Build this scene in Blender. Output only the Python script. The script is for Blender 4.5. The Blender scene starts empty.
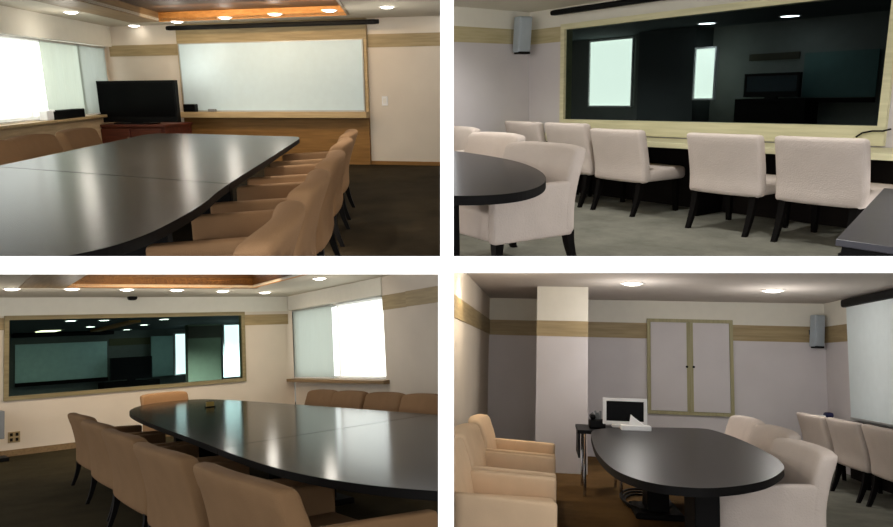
import bpy, bmesh, math, random
from mathutils import Matrix, Vector
random.seed(4)
sc = bpy.context.scene
col = sc.collection
FPX, PX, PY = 720.0, 446.5, 263.5

# ------------------------------------------------------------------ camera / world
cam = bpy.data.cameras.new('camera')
cam.sensor_fit = 'HORIZONTAL'; cam.sensor_width = 36.0
cam.lens = 36.0 * FPX / 893.0
cam.clip_start = 0.05; cam.clip_end = 200
co = bpy.data.objects.new('camera', cam); col.objects.link(co)
co.location = (0, 0, 0); co.rotation_euler = (math.pi / 2, 0, 0)
sc.camera = co
w = bpy.data.worlds.new('world'); sc.world = w; w.use_nodes = True
w.node_tree.nodes['Background'].inputs[0].default_value = (1, 1, 1, 1)
w.node_tree.nodes['Background'].inputs[1].default_value = 1.0
sc.view_settings.view_transform = 'Standard'
sc.view_settings.look = 'None'
sc.view_settings.exposure = 1.0
sc.view_settings.gamma = 1
sc.view_settings.use_curve_mapping = False

# ------------------------------------------------------------------ materials
def lin(c):
    return tuple(((v / 255) / 12.92 if v / 255 <= .04045 else ((v / 255 + .055) / 1.055) ** 2.4) for v in c)

def base(name):
    m = bpy.data.materials.new(name); m.use_nodes = True
    return m, m.node_tree, m.node_tree.nodes['Principled BSDF']

def mat(name, c, rough=.6, spec=.4, var=.06, scale=8, bump=0, bscale=120, metal=0):
    """plain procedural surface: slight noise in the colour, optional fine bump"""
    m, t, b = base(name)
    tc = t.nodes.new('ShaderNodeTexCoord')
    n = t.nodes.new('ShaderNodeTexNoise'); n.inputs['Scale'].default_value = scale; n.inputs['Detail'].default_value = 4
    t.links.new(tc.outputs['Object'], n.inputs['Vector'])
    r = t.nodes.new('ShaderNodeValToRGB'); c = lin(c)
    r.color_ramp.elements[0].position = .3; r.color_ramp.elements[1].position = .7
    r.color_ramp.elements[0].color = tuple(v * (1 - var) for v in c) + (1,)
    r.color_ramp.elements[1].color = tuple(min(1, v * (1 + var)) for v in c) + (1,)
    t.links.new(n.outputs['Fac'], r.inputs[0]); t.links.new(r.outputs[0], b.inputs['Base Color'])
    b.inputs['Roughness'].default_value = rough; b.inputs['Specular IOR Level'].default_value = spec
    b.inputs['Metallic'].default_value = metal
    if bump:
        n2 = t.nodes.new('ShaderNodeTexNoise'); n2.inputs['Scale'].default_value = bscale
        t.links.new(tc.outputs['Object'], n2.inputs['Vector'])
        bp = t.nodes.new('ShaderNodeBump'); bp.inputs['Strength'].default_value = bump; bp.inputs['Distance'].default_value = .02
        t.links.new(n2.outputs['Fac'], bp.inputs['Height']); t.links.new(bp.outputs[0], b.inputs['Normal'])
    return m

def wood(name, c1, c2, axis='X', scale=6, rough=.5, spec=.3, stretch=14):
    m, t, b = base(name)
    tc = t.nodes.new('ShaderNodeTexCoord'); mp = t.nodes.new('ShaderNodeMapping')
    s = {'X': (scale / stretch, scale, scale), 'Y': (scale, scale / stretch, scale), 'Z': (scale, scale, scale / stretch)}[axis]
    mp.inputs['Scale'].default_value = s
    t.links.new(tc.outputs['Object'], mp.inputs['Vector'])
    n = t.nodes.new('ShaderNodeTexNoise'); n.inputs['Scale'].default_value = 5; n.inputs['Detail'].default_value = 6
    t.links.new(mp.outputs[0], n.inputs['Vector'])
    r = t.nodes.new('ShaderNodeValToRGB')
    r.color_ramp.elements[0].position = .35; r.color_ramp.elements[1].position = .65
    r.color_ramp.elements[0].color = lin(c1) + (1,); r.color_ramp.elements[1].color = lin(c2) + (1,)
    t.links.new(n.outputs['Fac'], r.inputs[0]); t.links.new(r.outputs[0], b.inputs['Base Color'])
    b.inputs['Roughness'].default_value = rough; b.inputs['Specular IOR Level'].default_value = spec
    return m

def emit(name, c, s):
    m, t, b = base(name)
    b.inputs['Base Color'].default_value = lin(c) + (1,)
    b.inputs['Emission Color'].default_value = lin(c) + (1,)
    b.inputs['Emission Strength'].default_value = s
    return m

def sheer(name, c, transp, trl=.6, stripes=0):
    """woven blind cloth that lets daylight through"""
    m = bpy.data.materials.new(name); m.use_nodes = True; t = m.node_tree
    t.nodes.remove(t.nodes['Principled BSDF']); out = t.nodes['Material Output']
    tr = t.nodes.new('ShaderNodeBsdfTransparent'); tr.inputs[0].default_value = (1, 1, 1, 1)
    tl = t.nodes.new('ShaderNodeBsdfTranslucent'); tl.inputs[0].default_value = lin(c) + (1,)
    df = t.nodes.new('ShaderNodeBsdfDiffuse'); df.inputs[0].default_value = lin(c) + (1,)
    a = t.nodes.new('ShaderNodeMixShader'); a.inputs[0].default_value = trl
    t.links.new(df.outputs[0], a.inputs[1]); t.links.new(tl.outputs[0], a.inputs[2])
    bb = t.nodes.new('ShaderNodeMixShader'); bb.inputs[0].default_value = transp
    t.links.new(a.outputs[0], bb.inputs[1]); t.links.new(tr.outputs[0], bb.inputs[2])
    if stripes:
        tc = t.nodes.new('ShaderNodeTexCoord'); wv = t.nodes.new('ShaderNodeTexNoise'); mp = t.nodes.new('ShaderNodeMapping')
        mp.inputs['Scale'].default_value = (stripes, stripes, .05)
        t.links.new(tc.outputs['Object'], mp.inputs[0]); t.links.new(mp.outputs[0], wv.inputs['Vector'])
        mr = t.nodes.new('ShaderNodeMapRange'); mr.inputs[1].default_value = .3; mr.inputs[2].default_value = .7
        mr.inputs[3].default_value = max(0, transp - .03); mr.inputs[4].default_value = min(1, transp + .03)
        t.links.new(wv.outputs['Fac'], mr.inputs[0]); t.links.new(mr.outputs[0], bb.inputs[0])
    t.links.new(bb.outputs[0], out.inputs[0])
    return m

def tinted_glass(name, c, gloss=.03):
    m = bpy.data.materials.new(name); m.use_nodes = True; t = m.node_tree
    t.nodes.remove(t.nodes['Principled BSDF']); out = t.nodes['Material Output']
    tr = t.nodes.new('ShaderNodeBsdfTransparent'); tr.inputs[0].default_value = c + (1,)
    gl = t.nodes.new('ShaderNodeBsdfGlossy'); gl.inputs['Roughness'].default_value = .02
    a = t.nodes.new('ShaderNodeMixShader'); a.inputs[0].default_value = gloss
    t.links.new(tr.outputs[0], a.inputs[1]); t.links.new(gl.outputs[0], a.inputs[2]); t.links.new(a.outputs[0], out.inputs[0])
    return m

def carpet(name, c1, c2, s=1.2):
    m, t, b = base(name)
    tc = t.nodes.new('ShaderNodeTexCoord')
    n = t.nodes.new('ShaderNodeTexNoise'); n.inputs['Scale'].default_value = s; n.inputs['Detail'].default_value = 8; n.inputs['Roughness'].default_value = .7
    t.links.new(tc.outputs['Object'], n.inputs['Vector'])
    r = t.nodes.new('ShaderNodeValToRGB'); r.color_ramp.elements[0].position = .35; r.color_ramp.elements[1].position = .65
    r.color_ramp.elements[0].color = lin(c1) + (1,); r.color_ramp.elements[1].color = lin(c2) + (1,)
    t.links.new(n.outputs['Fac'], r.inputs[0]); t.links.new(r.outputs[0], b.inputs['Base Color'])
    b.inputs['Roughness'].default_value = .95; b.inputs['Specular IOR Level'].default_value = .05
    n2 = t.nodes.new('ShaderNodeTexNoise'); n2.inputs['Scale'].default_value = 220
    t.links.new(tc.outputs['Object'], n2.inputs['Vector'])
    bp = t.nodes.new('ShaderNodeBump'); bp.inputs['Strength'].default_value = .4; bp.inputs['Distance'].default_value = .01
    t.links.new(n2.outputs['Fac'], bp.inputs['Height']); t.links.new(bp.outputs[0], b.inputs['Normal'])
    return m

M = {}
M['black'] = mat('black_plastic', (9, 9, 10), .5, .12)
M['blackmatte'] = mat('black_matte', (11, 10, 10), .8, .1)
M['darkleg'] = mat('dark_stained_wood', (10, 8, 7), .6, .08)
M['screen'] = mat('television_screen', (7, 7, 8), .3, .06)
M['lamp'] = emit('lamp_diffuser', (255, 250, 240), 5)
M['lampring'] = mat('lamp_ring', (225, 222, 215), .4)
M['chrome'] = mat('chrome', (200, 200, 205), .2, .5, metal=1)
M['whiteplastic'] = mat('white_plastic', (232, 232, 232), .4)
M['greyplastic'] = mat('grey_plastic', (120, 124, 128), .5)
M['paper'] = mat('paper', (250, 250, 250), .9)
M['daylight'] = emit('daylit_glass', (246, 252, 250), 1.0)

# ------------------------------------------------------------------ room frames
def rot(a, b, c):
    return Matrix.Rotation(c, 4, 'Y') @ Matrix.Rotation(b, 4, 'X') @ Matrix.Rotation(a, 4, 'Z')

ROT = {1: (3.75, 14.1, -.6), 2: (-48.6, 13.3, -1.3), 3: (36.2, -6.3, -3.3), 4: (-8.5, -7.65, 1.75)}
WALLYAW = {1: -18, 2: -6, 3: 4, 4: 0}        # the far wall of each room is not quite square to its side walls
EYE = {1: 1.3, 2: 1.25, 3: 1.4, 4: 1.4}
rooms_of = {}                                 # object -> room number

class Room:
    def __init__(s, q):
        s.q = q
        s.M = rot(*[math.radians(v) for v in ROT[q]]) @ Matrix.Translation((0, 0, -EYE[q]))
        s.W = s.M @ Matrix.Rotation(math.radians(WALLYAW[q]), 4, 'Z')      # frame of the far wall
        s.Mi = s.M.inverted(); s.Wi = s.W.inverted()
    def at(s, px, py, axis, v, wall=False):
        """point of the room (or far-wall) frame where the sight line through a photo point meets a plane"""
        I = s.Wi if wall else s.Mi
        o = I @ Vector((0, 0, 0)); d = (I @ Vector(((px - PX) / FPX, 1, -(py - PY) / FPX))) - o
        k = 'xyz'.index(axis)
        return o + d * ((v - o[k]) / d[k])

R = {q: Room(q) for q in (1, 2, 3, 4)}
cur = [1]

# ------------------------------------------------------------------ mesh helpers
def new_ob(name, bm, m, mw=None, parent=None, smooth=False, local=None):
    me = bpy.data.meshes.new(name)
    bmesh.ops.recalc_face_normals(bm, faces=bm.faces)
    bm.to_mesh(me); bm.free()
    if smooth:
        for p in me.polygons: p.use_smooth = True
    me.materials.append(m)
    o = bpy.data.objects.new(name, me); col.objects.link(o)
    if parent is not None:
        o.parent = parent
        if local is not None: o.matrix_local = local
    elif mw is not None:
        o.matrix_world = mw
    rooms_of[o.name] = cur[0]
    return o

def tag(o, label, cat, group=None):
    o['label'] = label; o['category'] = cat
    if group: o['group'] = group
    return o

def struct(name, bm, m, mw, smooth=False):
    o = new_ob(name, bm, m, mw, smooth=smooth); o['kind'] = 'structure'; return o

def thing(name, label, cat, mw, loc=(0, 0, 0), rz=0, group=None):
    o = bpy.data.objects.new(name, None); col.objects.link(o)
    o.empty_display_size = .1
    o.matrix_world = mw @ Matrix.Translation(loc) @ Matrix.Rotation(rz, 4, 'Z')
    rooms_of[o.name] = cur[0]
    return tag(o, label, cat, group)

def box(bm, x0, x1, y0, y1, z0, z1, bevel=0):
    r = bmesh.ops.create_cube(bm, size=1)
    vs = r['verts']
    for v in vs:
        v.co = Vector(((x0 + x1) / 2 + v.co.x * (x1 - x0), (y0 + y1) / 2 + v.co.y * (y1 - y0), (z0 + z1) / 2 + v.co.z * (z1 - z0)))
    if bevel:
        es = list({e for v in vs for e in v.link_edges})
        bmesh.ops.bevel(bm, geom=es, offset=bevel, segments=2, affect='EDGES', profile=.5)
    return bm

def B(*a, **k):
    return box(bmesh.new(), *a, **k)

def rbox(bm, cx, cy, cz, sx, sy, sz, r, n=(6, 3, 6), fn=None):
    """box with rounded edges on a grid, optionally bent by fn"""
    def ax(s, k):
        h = s / 2
        rr = min(r, h * .98)
        a = [-h, -h + rr * .12, -h + rr * .4, -h + rr]
        mid = [-h + rr + (2 * h - 2 * rr) * i / k for i in range(1, k)]
        return a + mid + [h - rr, h - rr * .4, h - rr * .12, h]
    X, Y, Z = ax(sx, n[0]), ax(sy, n[1]), ax(sz, n[2])
    cache = {}
    def vert(i, j, k):
        key = (i, j, k)
        if key in cache: return cache[key]
        p = Vector((X[i], Y[j], Z[k])); rr = min(r, sx / 2 * .98, sy / 2 * .98, sz / 2 * .98)
        q = Vector(tuple(max(-s / 2 + rr, min(s / 2 - rr, c)) for c, s in zip(p, (sx, sy, sz))))
        d = p - q
        if d.length > 1e-9: p = q + d.normalized() * rr
        p += Vector((cx, cy, cz))
        if fn: p = fn(p)
        cache[key] = bm.verts.new(p); return cache[key]
    a, b, c = len(X) - 1, len(Y) - 1, len(Z) - 1
    for i in range(a):
        for j in range(b):
            for k in (0, c): bm.faces.new((vert(i, j, k), vert(i + 1, j, k), vert(i + 1, j + 1, k), vert(i, j + 1, k)))
    for i in range(a):
        for k in range(c):
            for j in (0, b): bm.faces.new((vert(i, j, k), vert(i + 1, j, k), vert(i + 1, j, k + 1), vert(i, j, k + 1)))
    for j in range(b):
        for k in range(c):
            for i in (0, a): bm.faces.new((vert(i, j, k), vert(i, j + 1, k), vert(i, j + 1, k + 1), vert(i, j, k + 1)))
    return bm

def prism(bm, pts, z0, z1, bevel=0):
    lo = [bm.verts.new((p[0], p[1], z0)) for p in pts]; hi = [bm.verts.new((p[0], p[1], z1)) for p in pts]
    fs = [bm.faces.new(lo[::-1]), bm.faces.new(hi)]
    n = len(pts)
    for i in range(n): fs.append(bm.faces.new((lo[i], lo[(i + 1) % n], hi[(i + 1) % n], hi[i])))
    if bevel:
        bmesh.ops.bevel(bm, geom=list(fs[1].edges) + list(fs[0].edges), offset=bevel, segments=2, affect='EDGES', profile=.5)
    return bm

def disc(bm, cx, cy, z0, z1, r, n=28, r2=None):
    r2 = r if r2 is None else r2
    lo = [bm.verts.new((cx + r * math.cos(2 * math.pi * i / n), cy + r * math.sin(2 * math.pi * i / n), z0)) for i in range(n)]
    hi = [bm.verts.new((cx + r2 * math.cos(2 * math.pi * i / n), cy + r2 * math.sin(2 * math.pi * i / n), z1)) for i in range(n)]
    bm.faces.new(lo[::-1]); bm.faces.new(hi)
    for i in range(n): bm.faces.new((lo[i], lo[(i + 1) % n], hi[(i + 1) % n], hi[i]))
    return bm

def ring(bm, cx, cy, z0, z1, ri, ro, n=28):
    for i in range(n):
        a, b = 2 * math.pi * i / n, 2 * math.pi * (i + 1) / n
        P = lambda r, t, z: bm.verts.new((cx + r * math.cos(t), cy + r * math.sin(t), z))
        q = [P(ri, a, z0), P(ro, a, z0), P(ro, b, z0), P(ri, b, z0), P(ri, a, z1), P(ro, a, z1), P(ro, b, z1), P(ri, b, z1)]
        bm.faces.new((q[0], q[1], q[2], q[3])); bm.faces.new((q[4], q[7], q[6], q[5]))
        bm.faces.new((q[1], q[5], q[6], q[2])); bm.faces.new((q[0], q[3], q[7], q[4]))
    bmesh.ops.remove_doubles(bm, verts=bm.verts, dist=1e-5)
    return bm

def tube(bm, pts, r, n=10):
    """tube along points; r may be a list"""
    rs = r if isinstance(r, (list, tuple)) else [r] * len(pts)
    rings = []
    for i, p in enumerate(pts):
        p = Vector(p)
        d = (Vector(pts[min(i + 1, len(pts) - 1)]) - Vector(pts[max(i - 1, 0)])).normalized()
        a = d.cross(Vector((0, 0, 1)));
        if a.length < .05: a = d.cross(Vector((1, 0, 0)))
        a.normalize(); b = d.cross(a)
        rings.append([bm.verts.new(p + (a * math.cos(2 * math.pi * k / n) + b * math.sin(2 * math.pi * k / n)) * rs[i]) for k in range(n)])
    for u, v in zip(rings, rings[1:]):
        for k in range(n): bm.faces.new((u[k], u[(k + 1) % n], v[(k + 1) % n], v[k]))
    bm.faces.new(rings[0][::-1]); bm.faces.new(rings[-1])
    return bm

def cyl_x(bm, x0, x1, cy, cz, r, n=20):
    return tube(bm, [(x0, cy, cz), (x1, cy, cz)], r, n)

def smooth_loop(pts, n=3):
    for _ in range(n):
        o = []
        for i in range(len(pts)):
            a, b = Vector(pts[i]), Vector(pts[(i + 1) % len(pts)])
            o += [a * .75 + b * .25, a * .25 + b * .75]
        pts = o
    return pts

def wall_piece(bm, u0, u1, y0, y1, z0, z1, holes=()):
    """wall along x with rectangular holes (u0,u1,z0,z1)"""
    us = sorted({u0, u1} | {h[0] for h in holes} | {h[1] for h in holes})
    for a, b in zip(us, us[1:]):
        m = (a + b) / 2; hs = [h for h in holes if h[0] <= m <= h[1]]
        if not hs: box(bm, a, b, y0, y1, z0, z1)
        for h in hs:
            if h[2] > z0: box(bm, a, b, y0, y1, z0, h[2])
            if h[3] < z1: box(bm, a, b, y0, y1, h[3], z1)
    return bm

def wall_piece_y(bm, x0, x1, v0, v1, z0, z1, holes=()):
    vs = sorted({v0, v1} | {h[0] for h in holes} | {h[1] for h in holes})
    for a, b in zip(vs, vs[1:]):
        m = (a + b) / 2; hs = [h for h in holes if h[0] <= m <= h[1]]
        if not hs: box(bm, x0, x1, a, b, z0, z1)
        for h in hs:
            if h[2] > z0: box(bm, x0, x1, a, b, z0, h[2])
            if h[3] < z1: box(bm, x0, x1, a, b, h[3], z1)
    return bm

# ------------------------------------------------------------------ repeated things
def copy_thing(root, mw, loc, rz, label, group=None, name=None):
    r = root.copy(); col.objects.link(r)
    r.matrix_world = mw @ Matrix.Translation(loc) @ Matrix.Rotation(rz, 4, 'Z')
    r['label'] = label
    if group: r['group'] = group
    rooms_of[r.name] = cur[0]
    for ch in root.children:
        c = ch.copy(); col.objects.link(c); c.parent = r; rooms_of[c.name] = cur[0]
        for g in ch.children:
            d = g.copy(); col.objects.link(d); d.parent = c; rooms_of[d.name] = cur[0]
    return r

def chair_leg(x, y, ztop, back, r=.026, splay=.07):
    bm = bmesh.new()
    n = 6; prev = None
    for i in range(n + 1):
        t = i / n
        z = ztop * (1 - t); s = (splay * t ** 1.7) * (-1 if back else .12)
        h = r * (1 - .35 * t)
        q = [bm.verts.new((x + a * h, y + s + b * h, z)) for a, b in ((-1, -1), (1, -1), (1, 1), (-1, 1))]
        if prev:
            for k in range(4): bm.faces.new((prev[k], prev[(k + 1) % 4], q[(k + 1) % 4], q[k]))
        else: bm.faces.new(q[::-1])
        prev = q
    bm.faces.new(prev)
    return bm

def make_armchair(label, group, mw, loc, rz, w_, d, m, h=.86, arm=.60, rake=.13, legr=.026):
    t = thing('armchair', label, 'chair', mw, loc, rz, group)
    th = .085
    def bend(p):
        k = max(0, (p.z - .42) / (h - .42))
        e = (abs(p.x) / (w_ / 2))
        p.y -= rake * k ** 1.35
        p.y += .05 * e * e * (.4 + .6 * k)
        p.z -= .02 * e ** 4 * (1 if p.z > .7 else 0)
        return p
    def armf(p):
        k = (p.y + d / 2) / d
        if p.z > .45: p.z += .035 * (1 - k)
        return p
    o = new_ob('seat', rbox(bmesh.new(), 0, .05, .35, w_ - 2 * th + .01, d - .12, .21, .035, (6, 6, 2)), m, parent=t, smooth=True)
    for s in (-1, 1):
        new_ob('armrest', rbox(bmesh.new(), s * (w_ / 2 - th / 2), .03, (arm + .24) / 2, th, d - .06, arm - .24, .022, (2, 6, 5), armf), m, parent=t, smooth=True)
    new_ob('backrest', rbox(bmesh.new(), 0, -d / 2 + .075, (h + .245) / 2, w_ + .004, .125, h - .245, .045, (10, 3, 9), bend), m, parent=t, smooth=True)
    for sx in (-1, 1):
        for back in (True, False):
            new_ob('leg', chair_leg(sx * (w_ / 2 - .06), (-d / 2 + .06) if back else (d / 2 - .06), .27, back, legr), M['darkleg'], parent=t)
    return t

def make_sidechair(label, group, mw, loc, rz, w_, d, m, h=.86):
    t = thing('side_chair', label, 'chair', mw, loc, rz, group)
    def bend(p):
        k = max(0, (p.z - .45) / (h - .45)); e = abs(p.x) / (w_ / 2)
        p.y -= .09 * k ** 1.3; p.y += .03 * e * e
        return p
    new_ob('seat', rbox(bmesh.new(), 0, .06, .40, w_ - .02, d - .08, .13, .045, (6, 6, 2)), m, parent=t, smooth=True)
    new_ob('backrest', rbox(bmesh.new(), 0, -d / 2 + .06, (h + .33) / 2, w_, .11, h - .33, .035, (10, 3, 8), bend), m, parent=t, smooth=True)
    for sx in (-1, 1):
        for back in (True, False):
            new_ob('leg', chair_leg(sx * (w_ / 2 - .07), (-d / 2 + .07) if back else (d / 2 - .07), .36, back, .03, .1), M['darkleg'], parent=t)
    return t

def downlight(mw, p, label, group, r=.075, first=[{}], power=14, colr=(1, .93, .82), size=1.9, light=True, glow=0):
    z = p.z
    t = thing('downlight', label, 'ceiling light', mw, (p.x, p.y, z), 0, group)
    new_ob('trim_ring', ring(bmesh.new(), 0, 0, -.012, .0, r, r * 1.25), M['lampring'], parent=t)
    new_ob('diffuser', disc(disc(bmesh.new(), 0, 0, -.014, -.001, r * .97), 0, 0, -.028, -.0135, r * .6, r2=r * .95), M['lamp'], parent=t)
    if light:
        L = bpy.data.lights.new('downlight_lamp', 'SPOT'); L.energy = power; L.color = colr
        L.spot_size = size; L.spot_blend = .8; L.shadow_soft_size = .06
        lo = bpy.data.objects.new('downlight_lamp', L); col.objects.link(lo)
        lo.matrix_world = mw @ Matrix.Translation((p.x, p.y, z - .06))
        if glow:
            L = bpy.data.lights.new('downlight_glow', 'POINT'); L.energy = glow; L.color = colr; L.shadow_soft_size = .1
            lo = bpy.data.objects.new('downlight_glow', L); col.objects.link(lo)
            lo.matrix_world = mw @ Matrix.Translation((p.x, p.y - .15, z - .5))
    return t

def pedestal(parent, x, y, z1, sx, sy, m):
    bm = bmesh.new(); box(bm, x - sx / 2, x + sx / 2, y - sy / 2, y + sy / 2, .05, z1, .01)
    new_ob('pedestal', bm, m, parent=parent)
    bm = bmesh.new(); box(bm, x - sx / 2 - .12, x + sx / 2 + .12, y - sy / 2 - .12, y + sy / 2 + .12, 0, .055, .015)
    new_ob('foot_plate', bm, m, parent=parent)

def tv(mw, loc, rz, w_, h, label, scr, fr, stand=.08):
    t = thing('television', label, 'television', mw, loc, rz)
    b = .04
    new_ob('bezel', wall_piece(bmesh.new(), -w_ / 2, w_ / 2, -.03, .05, stand, stand + h, [(-w_ / 2 + b, w_ / 2 - b, stand + b * 2.2, stand + h - b)]), fr, parent=t)
    new_ob('screen', B(-w_ / 2 + b, w_ / 2 - b, -.02, .03, stand + b * 2.2, stand + h - b), scr, parent=t)
    new_ob('stand_neck', B(-.1, .1, -.02, .04, .01, stand + .02, bevel=.005), fr, parent=t)
    new_ob('stand_foot', rbox(bmesh.new(), 0, 0, .012, w_ * .45, .26, .022, .01, (4, 3, 1)), fr, parent=t)
    return t

def speaker(mw, loc, rz, label, h=.42, w_=.17, d=.14, tilt=.1):
    t = thing('wall_speaker', label, 'loudspeaker', mw, loc, rz)
    bm = rbox(bmesh.new(), 0, 0, 0, w_, d, h, .02, (3, 3, 4), lambda p: Vector((p.x, p.y - p.z * tilt, p.z)))
    new_ob('cabinet', bm, M['greyplastic2'], parent=t, smooth=True)
    bm = rbox(bmesh.new(), 0, -d / 2 - .004, 0, w_ - .03, .012, h - .04, .005, (3, 1, 4), lambda p: Vector((p.x, p.y - p.z * tilt, p.z)))
    new_ob('grille', bm, M['grille'], parent=t, smooth=True)
    new_ob('bracket', B(-.02, .02, d / 2 - .03, d / 2 + .09, -.05, .02), M['black'], parent=t)
    new_ob('lower_cap', B(-w_ / 2 + .01, w_ / 2 - .01, -d / 2 + .02, d / 2 - .01, -h / 2 - .02, -h / 2 + .01), M['black'], parent=t)
    return t

def screen_case(mw, x0, x1, y, z, label, r=.045):
    t = thing('projection_screen_case', label, 'projection screen', mw, ((x0 + x1) / 2, y, z))
    L = (x1 - x0) / 2
    new_ob('housing', rbox(bmesh.new(), 0, 0, 0, 2 * L, r * 2, r * 2, r * .6, (4, 2, 2)), M['black'], parent=t, smooth=True)
    for s in (-1, 1):
        bm = bmesh.new(); cyl_x(bm, s * L - .01, s * L + .03 * s + .01, 0, 0, r * .9)
        new_ob('end_cap', bm, M['black'], parent=t)
    return t

M['greyplastic2'] = mat('speaker_grey', (160, 170, 178), .5)
M['grille'] = mat('speaker_grille', (168, 178, 186), .7, bump=.3, bscale=300)
M['carpet_dark'] = carpet('dark_brown_carpet', (36, 30, 20), (52, 43, 29))
M['carpet_olive'] = carpet('olive_carpet', (46, 41, 28), (62, 55, 38))
M['carpet_grey'] = carpet('grey_green_carpet', (112, 112, 102), (136, 135, 124), 2)
M['floor_warm_lit'] = carpet('brown_floor_warm_lit', (84, 64, 40), (112, 86, 54), .8)  # brown tone carries the warm light patch on the floor
M['plaster_warm'] = mat('warm_white_wallpaper', (214, 203, 188), .85, .1, .03, 2, .12, 160)
M['plaster_white'] = mat('white_paint', (222, 218, 206), .85, .1, .02)
M['plaster_cool'] = mat('pale_lilac_wallpaper', (204, 199, 200), .85, .1, .03, 2, .12, 160)
M['ceil'] = mat('ceiling_paint', (200, 193, 178), .9, .1, .02)
M['ceil_grey'] = mat('ceiling_paint_grey', (196, 188, 180), .9, .1, .02)
M['band_wood'] = wood('tan_wood_band', (146, 128, 94), (166, 147, 110), 'X')
M['band_wood_y'] = wood('tan_wood_band_side', (146, 128, 94), (166, 147, 110), 'Y')
M['panel_wood'] = wood('honey_wood_panel', (128, 92, 46), (148, 108, 58), 'X', 5)
M['ledge_wood'] = wood('ledge_wood', (172, 148, 108), (190, 165, 124), 'X')
M['band_pale'] = wood('pale_wood_band', (178, 166, 128), (194, 182, 146), 'X')
M['frame_wood'] = wood('grey_tan_frame_wood', (128, 116, 84), (144, 132, 98), 'X')
M['olive_wood'] = wood('olive_cream_wood', (150, 143, 108), (164, 157, 120), 'Z')
M['cream_wood'] = wood('cream_wood', (205, 200, 162), (220, 214, 178), 'X')
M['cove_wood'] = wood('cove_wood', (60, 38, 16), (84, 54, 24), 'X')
M['cove_lit'] = wood('lit_cove_wood', (176, 120, 60), (196, 140, 76), 'X')  # orange glow of the cove lamp put into the wood colour
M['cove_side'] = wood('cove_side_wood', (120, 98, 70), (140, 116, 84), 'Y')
M['red_wood'] = wood('red_brown_wood', (76, 36, 26), (100, 50, 34), 'X')
M['board'] = mat('whiteboard_surface', (200, 219, 226), .35, .3, .02)
M['table'] = mat('black_lacquered_table', (32, 29, 29), .24, .09, .05, 3)
M['table_dark'] = mat('black_gloss_table', (18, 18, 19), .15, .03, .05, 3)
M['table_brown'] = mat('brown_black_table', (38, 33, 34), .35, .12, .05, 3)
M['table_edge'] = mat('black_table_edge', (12, 11, 11), .6, .1)
M['tan'] = mat('tan_upholstery', (150, 117, 85), .9, .1, .05, 6, .25, 200)
M['tan_shaded'] = mat('tan_upholstery_shaded', (118, 92, 66), .9, .1, .05, 6, .25, 200)  # same upholstery as tan, darkened for the chair row in shade
M['beige'] = mat('beige_slipcover', (204, 192, 183), .9, .1, .04, 5, .25, 90)
M['peach'] = mat('peach_upholstery', (216, 188, 156), .9, .1, .04, 6, .2, 200)
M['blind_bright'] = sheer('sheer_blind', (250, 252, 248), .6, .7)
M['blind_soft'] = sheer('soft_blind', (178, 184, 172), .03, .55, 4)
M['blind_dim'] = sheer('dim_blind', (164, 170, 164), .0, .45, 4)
M['alu'] = mat('aluminium', (170, 172, 170), .4, .5, metal=.6)
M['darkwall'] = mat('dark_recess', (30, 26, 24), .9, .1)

def blind(mw, x, y0, y1, z0, z1, m, label, group, along='y'):
    cy = (y0 + y1) / 2; L = abs(y1 - y0) / 2
    if along == 'y': t = thing('window_blind', label, 'window blind', mw, (x, cy, z0), 0, group)
    else: t = thing('window_blind', label, 'window blind', mw, (cy, x, z0), math.pi / 2, group)
    H = z1 - z0
    bm = bmesh.new(); n = 24
    a = []
    for i in range(n + 1):                       # softly rippling cloth
        y = -L + 2 * L * i / n; xx = .006 * math.sin(i * 1.3)
        a.append((bm.verts.new((xx, y, .01)), bm.verts.new((xx, y, H - .02))))
    for p, q in zip(a, a[1:]): bm.faces.new((p[0], q[0], q[1], p[1]))
    new_ob('cloth', bm, m, parent=t, smooth=True)
    new_ob('head_rail', B(-.02, .02, -L, L, H - .03, H), M['alu'], parent=t)
    new_ob('bottom_bar', B(-.01, .01, -L, L, 0, .02), M['whiteplastic'], parent=t)
    return t

def window(mw, name, x, y0, y1, z0, z1, mull, m=None):
    """frame and one pane in a wall x = const"""
    bm = wall_piece_y(bmesh.new(), x - .03, x + .03, y0, y1, z0, z1,
                      [(a + .03, b - .03, z0 + .04, z1 - .04) for a, b in zip([y0] + mull, mull + [y1])])
    o = struct(name, bm, M['whiteplastic'], mw)
    g = new_ob('pane', B(x - .004, x + .004, y0 + .02, y1 - .02, z0 + .03, z1 - .03), M['daylight'], mw); g.parent = o; g.matrix_parent_inverse = mw.inverted()
    return o

#==================================================================== ROOM 1 (upper left)
cur[0] = 1; r = R[1]; m1, w1 = r.M, r.W
N = 11.3; CZ = 2.30; XL = -4.93
uc = r.at(111, 60, 'y', N, True).x            # corner
struct('floor', B(-6, 3.5, .5, 15, -.1, 0), M['carpet_dark'], m1)
ub0, ub1 = -7.53, -4.13
struct('wall_back', B(uc - .4, -1, N, N + .12, 0, CZ + .3), M['plaster_warm'], w1)
struct('trim_1', B(uc, ub0, N - .012, N, 1.80, 1.985), M['band_wood'], w1)
struct('trim_2', B(ub1, -1, N - .012, N, 1.855, 2.055), M['band_wood'], w1)
struct('baseboard_back', B(ub1, -1, N - .015, N, 0, .06), M['panel_wood'], w1)
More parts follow.
